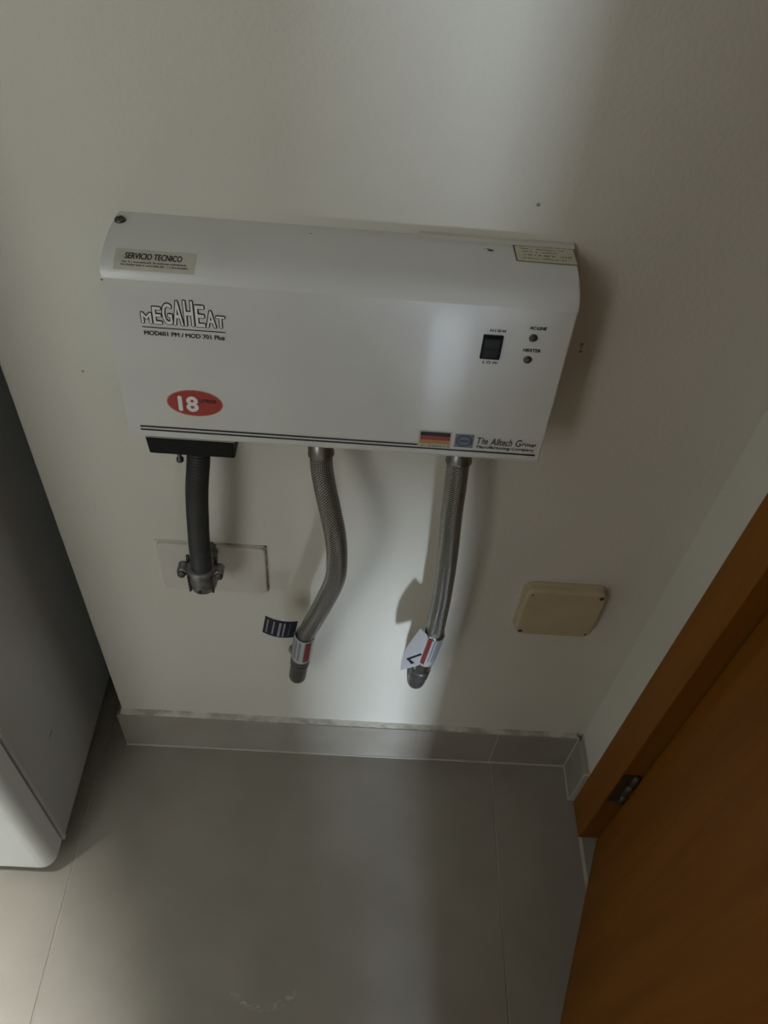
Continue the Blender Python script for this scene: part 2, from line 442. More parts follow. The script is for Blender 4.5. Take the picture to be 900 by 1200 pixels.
# skirting: old caulk/mortar bead as the carrier, tiles as pieces
HB = 0.100
def caulk_bead():
    bm = bmesh.new()
    n = 150; prev = None
    for i in range(n + 1):
        x = XL + (XR - 0.012 - XL) * i / n
        amt = 0.35 + 0.65 * max(0.0, 1 - x / 0.62)
        j = random.random()
        zt = HB + 0.0015 + 0.0070 * amt * (0.75 + 0.25 * j)
        yf = 0.0014 + 0.0010 * random.random()
        zf = HB + 0.0004 + 0.0012 * random.random()
        ring = [bm.verts.new(v) for v in ((x, YW + 0.002, 0.0), (x, YW + 0.001, zt), (x, YW - 0.003 - 0.003 * j, HB + 0.5 * (zt - HB)), (x, yf, zf), (x, 0.0045, HB - 0.004), (x, 0.0045, 0.0))]
        if prev:
            for k in range(6): bm.faces.new((prev[k], prev[(k + 1) % 6], ring[(k + 1) % 6], ring[k]))
        else: bm.faces.new(ring)
        prev = ring
    bm.faces.new(prev[::-1])
    return from_bm('baseboard_back', bm, 'caulk')
bb = struct(caulk_bead(), 'low beige tile skirting with crumbling caulk along the heater wall', 'baseboard')
for x0, x1 in ((0.0, 0.6145), (0.6165, XR - 0.0112)):
    box('skirting_tile', (x0, 0.0, 0.0006), (x1, 0.0095, HB), 'skirt', bb, bevel=0.0008)
box('corner_joint', (XR - 0.0118, -0.0012, 0.0006), (XR - 0.0085, 0.004, HB + 0.001), 'joint_pale', bb, bevel=0.0005)
box('tile_joint', (0.6142, 0.0004, 0.0006), (0.6168, 0.006, HB), 'joint_pale', bb)
box('floor_joint', (0.0, -0.0022, -0.001), (XR - 0.011, 0.001, 0.0016), 'joint_pale', bb, bevel=0.0006)
bbr = struct(box('baseboard_right', (XR - 0.0035, -0.0575, 0.0006), (XR + 0.002, 0.004, HB - 0.001), 'caulk'), 'short beige skirting tile between corner and wooden door frame', 'baseboard')
box('skirting_tile', (XR - 0.0098, -0.0580, 0.0006), (XR - 0.0015, -0.0014, HB), 'skirt', bbr, bevel=0.0008)
box('edge_joint', (XR - 0.0100, -0.0618, 0.0006), (XR - 0.0005, -0.0581, HB), 'joint_pale', bbr, bevel=0.0006)
box('floor_joint', (XR - 0.0118, -0.0600, -0.001), (XR - 0.009, -0.001, 0.0014), 'joint_pale', bbr, bevel=0.0005)

# door frame and door
fr = boxes('trim_1', [((0.7545, -0.1215, 0.0004), (0.80, -0.062, 2.08)), ((0.7545, -0.90, 2.02), (0.80, -0.1215, 2.08)), ((0.7545, -0.96, 0.0004), (0.80, -0.90, 2.08)),
                      ((0.80, -0.108, 0.0004), (0.86, -0.062, 2.06))], 'wood_frame', bevel=0.0012)
struct(fr, 'orange-brown wooden door frame beside the beige skirting', 'door frame')
HX, HY = 0.7815, -0.1265
dd = Vector((-0.339, -0.941, 0)).normalized()       # leaf direction, about twenty degrees into the room
dn = Vector((0.941, -0.339, 0)).normalized()        # away from the heater wall's corner, through the leaf
DW, DT = 0.70, 0.036
def leaf_pt(a, b, z): return Vector((HX, HY, 0)) + dd * a + dn * b + Vector((0, 0, z))
def leaf_box(name, a, b, material, parent=None, bevel=0.0):
    bm = bmesh.new(); bm_box(bm, a, b, bevel)
    for v in bm.verts: v.co = leaf_pt(*v.co)
    return from_bm(name, bm, material, parent)
door = struct(leaf_box('door_1', (0, 0, 0.008), (DW, DT, 2.01), 'wood_door', bevel=0.0015), 'dark orange-brown wooden door standing ajar at the right', 'door')
hx, hy = 0.7765, -0.1245
for zc in (0.198, 1.05, 1.85):
    hg = lathe('hinge', (hx, hy, zc - 0.045), (0, 0, 1), [(0, 0.0045), (0.002, 0.0055), (0.029, 0.0055), (0.0295, 0.0045), (0.0305, 0.0045), (0.031, 0.0055), (0.060, 0.0055), (0.0605, 0.0045), (0.0615, 0.0045), (0.062, 0.0055), (0.088, 0.0055), (0.090, 0.004)], 'hinge', door, 14)
    box('hinge_plate', (0.757, -0.1228, zc - 0.045), (0.776, -0.1213, zc + 0.045), 'hinge', hg)
hd = lathe('door_handle', leaf_pt(DW - 0.06, 0, 1.0), -dn, [(0, 0.024), (0.006, 0.024), (0.007, 0.010), (0.045, 0.010), (0.047, 0.0)], 'metal', door)
sweep('lever', [leaf_pt(DW - 0.06, -0.042, 1.0), leaf_pt(DW - 0.10, -0.046, 1.0), leaf_pt(DW - 0.17, -0.044, 1.0)], 0.008, 'metal', hd, 12)

# ------------------------------------------------------------------ white appliance in the recess
AX1, AX0 = -0.050, -0.66
ap = thing('refrigerator', 'white appliance with rounded front edge and grey side panel left of the wall', 'appliance', (-0.355, 0.10, 0))
AH = 1.50
box('cabinet', (AX0, -0.166, 0.028), (AX1, 0.40, AH), 'appl_side', ap, bevel=0.002)
box('side_edge', (AX1 - 0.010, -0.1715, 0.026), (AX1 + 0.0016, -0.164, AH), 'appl_edge', ap, bevel=0.0015)
box('gasket', (AX0 + 0.012, -0.178, 0.035), (AX1 - 0.012, -0.166, AH - 0.01), 'gasket', ap)
def door_panel():
    bm = bmesh.new(); R = 0.020; seg = 10
    y1, y0 = -0.1765, -0.2165
    x0, x1 = AX0, AX1
    outline = [(x0, y1), (x1, y1)]
    outline += [(x1 - R + R * math.cos(a), y0 + R - R * math.sin(a)) for a in [math.pi / 2 * i / seg for i in range(seg + 1)]]
    outline += [(x0 + R - R * math.sin(a), y0 + R - R * math.cos(a)) for a in [math.pi / 2 * i / seg for i in range(seg + 1)]]
    rings = []
    for z, ins in ((0.030, 0.004), (0.0335, 0.001), (0.038, 0.0), (AH - 0.012, 0.0), (AH - 0.008, 0.001), (AH - 0.004, 0.004)):
        cx = (x0 + x1) / 2; cy = (y0 + y1) / 2
        rings.append([bm.verts.new((x + (ins if x < cx else -ins), y + (ins if y < cy else -ins), z)) for x, y in outline])
    for a, b in zip(rings, rings[1:]):
        n = len(a)
        for i in range(n): bm.faces.new((a[i], a[(i + 1) % n], b[(i + 1) % n], b[i]))
    bm.faces.new(rings[0][::-1]); bm.faces.new(rings[-1])
    return from_bm('door', bm, 'appl_white', ap, smooth=False)
dpn = door_panel()
for p in dpn.data.polygons: p.use_smooth = abs(p.normal.z) < 0.5 and not (abs(p.normal.x) > 0.999 or abs(p.normal.y) > 0.999)
sweep('door_handle', [Vector((AX0 + 0.05, -0.22, 0.75)), Vector((AX0 + 0.05, -0.25, 0.76)), Vector((AX0 + 0.05, -0.25, 1.15)), Vector((AX0 + 0.05, -0.22, 1.16))], 0.009, 'appl_white', dpn, 12)
for fx in (AX0 + 0.05, AX1 - 0.05):
    for fy in (-0.13, 0.35):
        lathe('foot', (fx, fy, 0.0), (0, 0, 1), [(0, 0.018), (0.006, 0.018), (0.007, 0.010), (0.032, 0.010)], 'black_plastic', ap, 14)
box('scratch', (AX1 - 0.0004, -0.0990, 0.2135), (AX1 + 0.0002, -0.0840, 0.2150), 'enamel_chip', ap)

# ------------------------------------------------------------------ water heater
PR = [(0.010, 0.961), (-0.020, 0.960), (-0.038, 0.9575), (-0.050, 0.954), (-0.0565, 0.949), (-0.059, 0.9425), (-0.0705, 0.790)]
SS = [0.0]
for a, b in zip(PR, PR[1:]): SS.append(SS[-1] + math.hypot(b[0] - a[0], b[1] - a[1]))
SB = SS[-1]                       # arc length at the lower front edge
HX1, HX2 = 0.148, 0.5225
def prof(s):
    for i in range(len(SS) - 1):
        if s <= SS[i + 1] or i == len(SS) - 2:
            t = (s - SS[i]) / (SS[i + 1] - SS[i])
            a, b = PR[i], PR[i + 1]
            ny, nz = -(a[1] - b[1]), (a[0] - b[0])
            # normal points away from the wall and upwards
            l = math.hypot(ny, nz)
            return a[0] + (b[0] - a[0]) * t, a[1] + (b[1] - a[1]) * t, ny / l, nz / l
def on(x, s, off=0.0):
    y, z, ny, nz = prof(s)
    return Vector((x, y + ny * off, z + nz * off))
def face(x, t, off=0.0):          # t measured up from the lower front edge
    return on(x, SB - t, off)

wh = thing('water_heater', 'white wall-mounted electric water heater with printed front', 'water heater', (0.335, YW, 0.785))
def casing():
    bm = bmesh.new()
    prof2 = [(YW, 0.961)] + PR[1:] + [(-0.0700, 0.7875), (-0.0675, 0.7855), (-0.058, 0.7850), (-0.058, 0.789), (YW, 0.789)]
    A = [bm.verts.new((HX1, y, z)) for y, z in prof2]; B = [bm.verts.new((HX2, y, z)) for y, z in prof2]
    n = len(A)
    for i in range(n): bm.faces.new((A[i], A[(i + 1) % n], B[(i + 1) % n], B[i]))
    fa = bm.faces.new(A[::-1]); fb = bm.faces.new(B)
    es = [e for e in list(fa.edges) + list(fb.edges)]
    bmesh.ops.bevel(bm, geom=es, offset=0.0012, segments=2, affect='EDGES')
    # soften the long bend of the cover and the fold
    return from_bm('casing', bm, 'enamel', wh)
cs = casing()
for e in cs.data.edges:
    a_, b_ = (cs.data.vertices[i].co + wh.location for i in e.vertices)
    if all(abs(v.y + 0.059) < 2e-4 and abs(v.z - 0.9425) < 2e-4 for v in (a_, b_)): e.use_edge_sharp = True
for p in cs.data.polygons:
    p.use_smooth = abs(p.normal.x) < 0.2 and p.normal.z > 0.02
box('back_plate', (0.394, 0.004, 0.80), (HX2 + 0.0008, YW, 0.9640), 'back_plate', wh, bevel=0.0006)
box('bottom_tray', (HX1 + 0.012, -0.050, 0.782), (HX2 - 0.012, YW - 0.001, 0.790), 'back_plate', wh, bevel=0.001)

def conform(name, bm, material, off, parent=None):
    """bm holds (x, s) in its x,y coordinates and relief in z: laid on the cover"""
    for v in bm.verts: v.co = on(v.co.x, v.co.y, off + v.co.z)
    return from_bm(name, bm, material, parent or wh)
def patch(name, x0, x1, s0, s1, material, off=0.0003, thick=0.0003, nx=2, ns=6, skew=0.0, parent=None):
    bm = bmesh.new()
    top = []; 
    for j in range(ns + 1):
        s = s0 + (s1 - s0) * j / ns
        top.append([bm.verts.new((x0 + (x1 - x0) * i / nx + skew * j / ns, s, thick)) for i in range(nx + 1)])
    for j in range(ns):
        for i in range(nx): bm.faces.new((top[j][i], top[j][i + 1], top[j + 1][i + 1], top[j + 1][i]))
    return conform(name, bm, material, off - thick, parent)

def fit_text(body, x0, x1, s_top, s_base, bold=0.0, shear=0.0, spacing=1.0, ref=None, slope=0.0):
    """mesh of a word fitted to a box given in cover coordinates (s grows downwards)"""
    cu = bpy.data.curves.new('lettering', 'FONT')
    cu.body = body; cu.size = 1.0; cu.offset = bold; cu.shear = shear; cu.space_character = spacing; cu.resolution_u = 4
    cu.fill_mode = 'FRONT'
    o = bpy.data.objects.new('lettering_tmp', cu); COL.objects.link(o)
    dg = bpy.context.evaluated_depsgraph_get(); dg.update()
    me = bpy.data.meshes.new_from_object(o.evaluated_get(dg))
    bpy.data.objects.remove(o); bpy.data.curves.remove(cu)
    bm = bmesh.new(); bm.from_mesh(me); bpy.data.meshes.remove(me)
    xs_ = [v.co.x for v in bm.verts]; ys_ = [v.co.y for v in bm.verts]
    bb_ = ref or (min(xs_), max(xs_), min(ys_), max(ys_))
    for v in bm.verts:
        fx = (v.co.x - bb_[0]) / (bb_[1] - bb_[0]); fy = (v.co.y - bb_[2]) / (bb_[3] - bb_[2])
        v.co = Vector((x0 + (x1 - x0) * fx, s_base + (s_top - s_base) * fy + slope * fx, 0))
    return bm, bb_
def merge(bms):
    out = bmesh.new()
    for b in bms:
        me = bpy.data.meshes.new('tmp'); b.to_mesh(me); out.from_mesh(me); bpy.data.meshes.remove(me); b.free()
    return out
def text_up(bm, name, material, off=0.0004, parent=None):
    o = conform(name, bm, material, off, parent)
    # lettering faces outwards
    me = o.data
    if sum(p.normal.y * p.area for p in me.polygons) > 0: me.flip_normals()
    return o
def dilated(body, x0, x1, s_top, s_base, d, n=6, shear=0.0, spacing=1.0):
    """heavier strokes: the same word struck several times around its place"""
    bms = []
    for k in range(n):
        dx = d * math.cos(2 * math.pi * k / n); dy = d * math.sin(2 * math.pi * k / n)
        b, _ = fit_text(body, x0 + d + dx, x1 - d + dx, s_top + d + dy, s_base - d + dy, 0.0, shear, spacing)
        for v in b.verts: v.co.z += 0.00001 * k
        bms.append(b)
    return merge(bms)
def word(name, body, x0, x1, t_top, t_base, material='black_ink', bold=0.0, shear=0.0, spacing=1.0, off=0.0004, parent=None):
    if bold: bm = dilated(body, x0, x1, SB - t_top, SB - t_base, bold, 4, shear, spacing)
    else: bm, _ = fit_text(body, x0, x1, SB - t_top, SB - t_base, 0.0, shear, spacing)
    return text_up(bm, name, material, off, parent)

# arched outlined logo
lx = lambda px: 0.1742 + (px - 163.0) * 0.000671
letters = [('M', 163.4, 178.2, 0.1262), ('E', 177.6, 190.0, 0.1320), ('G', 189.2, 203.0, 0.1358), ('A', 201.6, 215.6, 0.1386), ('H', 214.8, 228.4, 0.1393), ('E', 228.0, 241.6, 0.1360), ('A', 240.6, 254.6, 0.1318), ('T', 252.8, 265.4, 0.1275)]
blk, wht = [], []
for ch, p0, p1, tt in letters:
    D = 0.00085
    blk.append(dilated(ch, lx(p0), lx(p1), SB - tt, SB - 0.1150, D + 0.00028, 12))
    b2 = dilated(ch, lx(p0) + D, lx(p1) - D, SB - tt + D, SB - 0.1150 - D, 0.00028, 8)
    wht.append(b2)
lg = text_up(merge(blk), 'logo_lettering', 'black_ink', 0.0003)
lg['label'] = 'black outlined arched brand lettering'
text_up(merge(wht), 'logo_letter_fill', 'white_ink', 0.0008, parent=lg)
patch('logo_underline', 0.1748, 0.2420, SB - 0.1124, SB - 0.1115, 'black_ink')
word('model_lettering', 'MOD601 PM / MOD 701 Plus', 0.1757, 0.2410, 0.1088, 0.1045, bold=0.00018)
# oval capacity sticker
def ellipse(cx, t, rx, rt, n=40):
    bm = bmesh.new()
    bm.faces.new([bm.verts.new((cx + rx * math.cos(2 * math.pi * k / n), SB - t + rt * math.sin(2 * math.pi * k / n), 0)) for k in range(n)])
    return bm
ov = text_up(ellipse(0.2107, 0.0385, 0.0244, 0.0140), 'capacity_sticker', 'sticker_rim', 0.0003)
ov['label'] = 'red oval sticker'
text_up(ellipse(0.2107, 0.0385, 0.0233, 0.0131), 'sticker_field', 'sticker_red', 0.0005, ov)
word('sticker_number', '18', 0.1962, 0.2138, 0.0460, 0.0293, 'white_ink', bold=0.0008, off=0.0007, parent=ov)
word('sticker_unit', 'LITROS', 0.2150, 0.2295, 0.0436, 0.0398, 'black_ink', bold=0.0002, off=0.0007, parent=ov)
# double pinstripe
patch('pinstripe', 0.1594, 0.4090, SB - 0.0103, SB - 0.0084, 'black_ink', ns=1)
patch('pinstripe', 0.1594, 0.5178, SB - 0.0066, SB - 0.0047, 'black_ink', ns=1)
# flag sticker
fl = patch('flag_sticker', 0.4092, 0.4392, SB - 0.0258, SB - 0.0072, 'sticker_cream', ns=1)
fl['label'] = 'flag sticker with black, red and gold bars'
for k, mm in enumerate(('black_ink', 'flag_red', 'flag_gold')):
    patch('flag_bar', 0.4108, 0.4378, SB - 0.0247 + 0.0044 * k, SB - 0.0247 + 0.0044 * (k + 1), mm, off=0.0005, ns=1, parent=fl)
bm = bmesh.new()
def dashes(x0, x1, s, h, dens=0.75, wmin=0.0006, wmax=0.0014):
    b = bmesh.new(); x = x0
    while x < x1:
        w_ = random.uniform(wmin, wmax)
        if random.random() < dens:
            hh = h * random.uniform(0.6, 1.0)
            b.faces.new([b.verts.new(v) for v in ((x, s, 0), (x + w_, s, 0), (x + w_, s - hh, 0), (x, s - hh, 0))])
        x += w_ * 1.35
    return b
text_up(dashes(0.4130, 0.4372, SB - 0.0086, 0.0016), 'flag_caption', 'grey_ink', 0.0005, fl)
# globe emblem
em = patch('emblem_sticker', 0.4422, 0.4594, SB - 0.0245, SB - 0.0094, 'emblem_blue', ns=1)
em['label'] = 'blue-grey square emblem with ringed globe'
def ring_bm(cx, t, r0, r1, rt0, rt1, n=36):
    b = bmesh.new()
    a = [b.verts.new((cx + r0 * math.cos(2 * math.pi * k / n), SB - t + rt0 * math.sin(2 * math.pi * k / n), 0)) for k in range(n)]
    c = [b.verts.new((cx + r1 * math.cos(2 * math.pi * k / n), SB - t + rt1 * math.sin(2 * math.pi * k / n), 0)) for k in range(n)]
    for k in range(n): b.faces.new((a[k], a[(k + 1) % n], c[(k + 1) % n], c[k]))
    return b
text_up(ring_bm(0.4508, 0.0170, 0.0056, 0.0074, 0.0050, 0.0066), 'emblem_ring', 'emblem_dark', 0.0005, em)
text_up(ellipse(0.4508, 0.0170, 0.0052, 0.0046), 'emblem_globe', 'label_grey', 0.0005, em)
patch('emblem_band', 0.4466, 0.4550, SB - 0.0180, SB - 0.0160, 'emblem_dark', off=0.0007, ns=1, parent=em)
# maker's name: larger initials, slanted
def caps_line(name, words, x0, x1, t_cap, t_low, t_base, shear, bold):
    bms = []; total = sum(w_ for _, w_, _ in words); x = x0
    for body, w_, cap in words:
        wd = (x1 - x0) * w_ / total
        if body.strip():
            b = dilated(body, x, x + wd * 0.94, SB - (t_cap if cap else t_low), SB - t_base, 0.00012, 4, shear)
            bms.append(b)
        x += wd
    return text_up(merge(bms), name, 'black_ink')
caps_line('maker_lettering', [('T', 9, 1), ('he', 11, 1), (' ', 4, 0), ('A', 10, 1), ('lltech', 29, 1), (' ', 4, 0), ('G', 11, 1), ('roup', 26, 0)], 0.4622, 0.5172, 0.0222, 0.0185, 0.0142, 0.15, 0.0)
word('maker_subline', 'Manufacturing Company', 0.4626, 0.5162, 0.0132, 0.0088, bold=0.00012, shear=0.1)
# rocker switch, indicators and captions
def face_box(name, x0, x1, t0, t1, depth, material, parent=None, bevel=0.0008):
    b = bmesh.new(); bm_box(b, (x0, SB - t1, 0), (x1, SB - t0, depth), bevel)
    for v in b.verts: v.co = on(v.co.x, v.co.y, v.co.z - 0.0005)
    return from_bm(name, b, material, parent or wh)
sw = face_box('switch_bezel', 0.4508, 0.4674, 0.1050, 0.1278, 0.0022, 'black_plastic')
face_box('rocker', 0.4524, 0.4658, 0.1164, 0.1264, 0.0048, 'black_gloss', sw)
face_box('rocker_lower', 0.4524, 0.4658, 0.1064, 0.1162, 0.0032, 'black_gloss', sw)
word('switch_caption', 'HIGH', 0.4552, 0.4684, 0.1332, 0.1306, bold=0.00018, spacing=1.5, shear=0.1)
word('switch_caption', 'LOW', 0.4540, 0.4668, 0.1030, 0.1002, bold=0.00018, spacing=1.5)
fn = Vector((0, prof(SB - 0.05)[2], prof(SB - 0.05)[3]))
for xx, tt, mm in ((0.4914, 0.1276, 'lens_dark'), (0.4908, 0.1068, 'lens_red')):
    il = lathe('indicator_light', face(xx, tt, -0.0005), fn, [(0, 0.0036), (0.0012, 0.0036), (0.0018, 0.0030)], 'lens_rim', wh, 20)
    lathe('lens', face(xx, tt, 0.0008), fn, [(0, 0.0027), (0.0014, 0.0025), (0.0022, 0.0016), (0.0025, 0.0004)], mm, il, 18)
word('indicator_caption', 'AC-LINE', 0.4866, 0.5006, 0.1384, 0.1352, bold=0.00018, shear=0.1)
word('indicator_caption', 'HEATER', 0.4852, 0.5000, 0.1176, 0.1144, bold=0.00018, shear=0.1)
# stickers on the top
st = patch('service_sticker', 0.1585, 0.2205, 0.0497, 0.0688, 'sticker_cream', ns=10)
st['label'] = 'cream service sticker with black print'
b = dilated('SERVICIO TECNICO', 0.1662, 0.2102, 0.0535, 0.0598, 0.00022, 4)
text_up(b, 'sticker_heading', 'black_ink', 0.0005, st)
text_up(merge([dashes(0.1645, 0.2140, 0.0628, 0.0015, 0.9, 0.0004, 0.0009), dashes(0.1640, 0.2150, 0.0652, 0.0016, 0.9, 0.0004, 0.0009)]), 'sticker_print', 'grey_ink', 0.0005, st)
ws = patch('warning_sticker', 0.4722, 0.5218, 0.0060, 0.0290, 'sticker_warn', ns=6, skew=0.0012)
ws['label'] = 'yellowed rating sticker with faint print'
text_up(merge([dashes(0.4775, 0.5150, 0.0110, 0.0016), dashes(0.4790, 0.5080, 0.0150, 0.0015), dashes(0.4800, 0.5200, 0.0200, 0.0022), dashes(0.4780, 0.5180, 0.0245, 0.0015, 0.6)]), 'sticker_print', 'grey_ink', 0.0005, ws)
text_up(merge([dashes(0.4722, 0.5210, 0.0068, 0.0007, 1.0, 0.002, 0.006)]), 'sticker_border', 'grey_ink', 0.0005, ws)
patch('sticker_edge', 0.4716, 0.4728, 0.0060, 0.0290, 'grey_ink', off=0.0005, ns=4, skew=0.0012, parent=ws)
patch('sticker_edge', 0.4734, 0.5228, 0.0284, 0.0292, 'grey_ink', off=0.0005, ns=1, parent=ws)
# screw, screw hole chips
sc = lathe('screw', on(0.1535, 0.0140, -0.001), (0, -0.05, 1), [(0, 0.0046), (0.002, 0.0046), (0.0032, 0.0036), (0.0036, 0.002)], 'screw', wh, 20)
bm = bmesh.new()
for q in (0, 1):
    a = (0.0030, 0.0005) if q == 0 else (0.0005, 0.0030)
    c = on(0.1535, 0.0140, 0.0027)
    bm_box(bm, (c.x - a[0], c.y - a[1], c.z - 0.0006), (c.x + a[0], c.y + a[1], c.z + 0.0001))
from_bm('screw_slot', bm, 'black_ink', sc)
def blob(cx, s, r, n=9):
    b = bmesh.new()
    b.faces.new([b.verts.new((cx + r * random.uniform(0.6, 1.2) * math.cos(2 * math.pi * k / n), s + 0.7 * r * random.uniform(0.6, 1.2) * math.sin(2 * math.pi * k / n), 0)) for k in range(n)])
    return b
for q in ((0.4508, 0.0150, 0.0016), (0.4530, 0.0162, 0.0026), (0.4478, 0.0148, 0.0007), (0.3060, 0.0120, 0.0010), (0.1490, 0.0775, 0.0012)):
    text_up(blob(*q), 'enamel_chip', 'enamel_chip', 0.0003)

# black terminal cover under the left of the heater
bk = bmesh.new()
ol = [(-0.0500, 0.7660), (-0.0500, 0.7460), (-0.0460, 0.7430), (0.004, 0.7430), (0.004, 0.7850), (-0.0440, 0.7850), (-0.0455, 0.7690)]
A = [bk.verts.new((0.1545, y, z)) for y, z in ol]; B = [bk.verts.new((0.2372, y, z)) for y, z in ol]
for v in A: v.co.x += 0.0015 if v.co.z < 0.75 else 0
for v in B: v.co.x -= 0.0035 if v.co.z > 0.767 else 0
for i in range(len(A)): bk.faces.new((A[i], A[(i + 1) % len(A)], B[(i + 1) % len(A)], B[i]))
bk.faces.new(A[::-1]); bk.faces.new(B)
bmesh.ops.bevel(bk, geom=list(bk.edges), offset=0.0008, segments=2, affect='EDGES')
box('tray_flange', (0.1555, -0.0515, 0.7675), (0.2390, -0.0470, 0.7860), 'tray', wh, bevel=0.0006)
tc_ = from_bm('terminal_cover', bk, 'black_plastic', wh)
lathe('terminal_screw', (0.1830, -0.046, 0.7440), (0, 0, -1), [(0, 0.0022), (0.007, 0.0022), (0.0072, 0.0036), (0.010, 0.0036), (0.0105, 0.0025)], 'screw', tc_, 14)

# ------------------------------------------------------------------ corrugated conduit with its clamp connector
cd = thing('cable_conduit', 'grey corrugated cable conduit hanging from black terminal cover', 'conduit', (0.188, -0.02, 0.50))
path, Ln = spline([(0.2000, -0.034, 0.746), (0.1990, -0.0405, 0.728), (0.1948, -0.046, 0.690), (0.1915, -0.047, 0.645), (0.1880, -0.0445, 0.595), (0.1858, -0.040, 0.553), (0.1848, -0.038, 0.535)], 560)
rad = [0.0106 + 0.0011 * math.sin(2 * math.pi * (i / 559) * Ln / 0.0027) for i in range(560)]
sweep('corrugated_tube', path, rad, 'conduit', cd, 26)
cn = lathe('connector', (0.1853, -0.0385, 0.558), (-0.02, 0.02, -1), [(0, 0.0125), (0.0, 0.0170), (0.002, 0.0176), (0.022, 0.0176), (0.030, 0.0170), (0.038, 0.0150), (0.043, 0.0110), (0.046, 0.004)], 'zinc', cd, 32)
lathe('connector_stub', (0.1845, -0.030, 0.531), (0, 1, 0), [(0, 0.0110), (0.0405, 0.0110)], 'zinc', cn, 24)
for sx, rr in ((-1, 0.0068), (1, 0.0056)):
    lathe('clamp_ear', (0.1853 + sx * 0.0205, -0.0480, 0.5530), (0, 1, 0), [(0, rr * 0.8), (0.001, rr), (0.013, rr), (0.014, rr * 0.8)], 'zinc', cn, 14)
    lathe('clamp_screw', (0.1853 + sx * 0.0212, -0.0482, 0.5520), (0, -1, 0.3), [(0, 0.0046), (0.0020, 0.0046), (0.0032, 0.0032)], 'screw', cn, 16)
    lathe('clamp_screw_tip', (0.1853 + sx * 0.0160, -0.034, 0.5575), (0, 0.2, 1), [(0, 0.0022), (0.009, 0.0022), (0.0095, 0.001)], 'screw', cn, 10)
lathe('set_screw', (0.1838, -0.0552, 0.5280), (0, -1, 0.05), [(0, 0.0022), (0.0012, 0.0022), (0.0014, 0.0012)], 'black_ink', cn, 12)
for sx in (-1, 1):
    box('connector_slot', (0.1849 + sx * 0.0132 - 0.0013, -0.0520, 0.5230), (0.1849 + sx * 0.0132 + 0.0013, -0.0480, 0.5510), 'black_ink', cn, bevel=0.0005)

# ------------------------------------------------------------------ braided flexible hoses
def hose(label, pts, r, end, f_end, top_fit):
    """pts: centre line from heater to ferrule; end: elbow centre; f_end: where the ferrule meets the swivel nut"""
    e = Vector(end)
    t = thing('flexible_hose', label, 'hose', (e.x, YW, e.z - 0.02), 'braided hoses under the heater')
    p, L = spline(pts, 180)
    sweep('braided_tube', p, r, 'braid', t, 32)
    T, _ = frames(p)
    lathe('collar', p[0] + Vector((0, 0, 0.001)), T[0], [(0, r + 0.0010), (top_fit - 0.006, r + 0.0010), (top_fit - 0.004, r + 0.0017), (top_fit - 0.001, r + 0.0017), (top_fit, r + 0.0004)], 'braid_collar', t, 32)
    lathe('inlet_nut', p[0] + Vector((0, 0, 0.0055)), (0, 0, -1), [(0, 0.0140), (0.006, 0.0140), (0.008, 0.0125)], 'nut', t, 6, False)
    ax = (e - p[-1]).normalized()
    f = lathe('ferrule', p[-1] - ax * 0.006, ax, [(0, r + 0.0006), (0.002, r + 0.0010), (f_end + 0.004, r + 0.0010), (f_end + 0.007, r + 0.0002)], 'chrome', t, 32)
    ep, _ = spline([p[-1] + ax * (f_end - 0.004), e - ax * 0.010, e + Vector((0, 0.006, -0.004)), e + Vector((0, 0.020, -0.007)), (e.x, YW + 0.002, e.z - 0.007)], 40)
    el = sweep('elbow', ep, 0.0118, 'nut', t, 28)
    lathe('swivel_nut', p[-1] + ax * f_end, ax, [(0, 0.0116), (0.001, 0.0130), (0.010, 0.0130), (0.012, 0.0122), (0.014, 0.0122), (0.016, 0.0130), (0.024, 0.0128), (0.027, 0.0118)], 'nut', el, 24)
    lathe('wall_flange', (e.x, YW, e.z - 0.007), (0, -1, 0), [(0, 0.017), (0.002, 0.017), (0.004, 0.0135), (0.008, 0.0125)], 'chrome', el, 28)
    return t, p, ax, r

def sleeve(name, base, axis, r, a0, a1, z0, z1, material, parent, n=18, tilt=0.0, thick=0.0006):
    """paper label curled around a hose: angles a0..a1 seen from -y, heights along the axis"""
    axis = Vector(axis).normalized(); base = Vector(base)
    right = Vector((1, 0, 0)); right = (right - axis * right.dot(axis)).normalized()
    front = right.cross(axis)
    if front.y > 0: front = -front
    bm = bmesh.new(); rows = []
    for off in (0, thick):
        row = []
        for i in range(n + 1):
            a = a0 + (a1 - a0) * i / n
            d = right * math.sin(a) + front * math.cos(a)
            k = tilt * (a - a0)
            row.append((bm.verts.new(base + axis * (z0 + k) + d * (r + off)), bm.verts.new(base + axis * (z1 + k) + d * (r + off))))
        rows.append(row)
    for q, row in enumerate(rows):
        for i in range(n): bm.faces.new((row[i][0], row[i + 1][0], row[i + 1][1], row[i][1]))
    for i in range(n):
        bm.faces.new((rows[0][i][0], rows[0][i + 1][0], rows[1][i + 1][0], rows[1][i][0]))
        bm.faces.new((rows[0][i][1], rows[0][i + 1][1], rows[1][i + 1][1], rows[1][i][1]))
    for i in (0, n): bm.faces.new((rows[0][i][0], rows[0][i][1], rows[1][i][1], rows[1][i][0]))
    return from_bm(name, bm, material, parent, smooth=False)

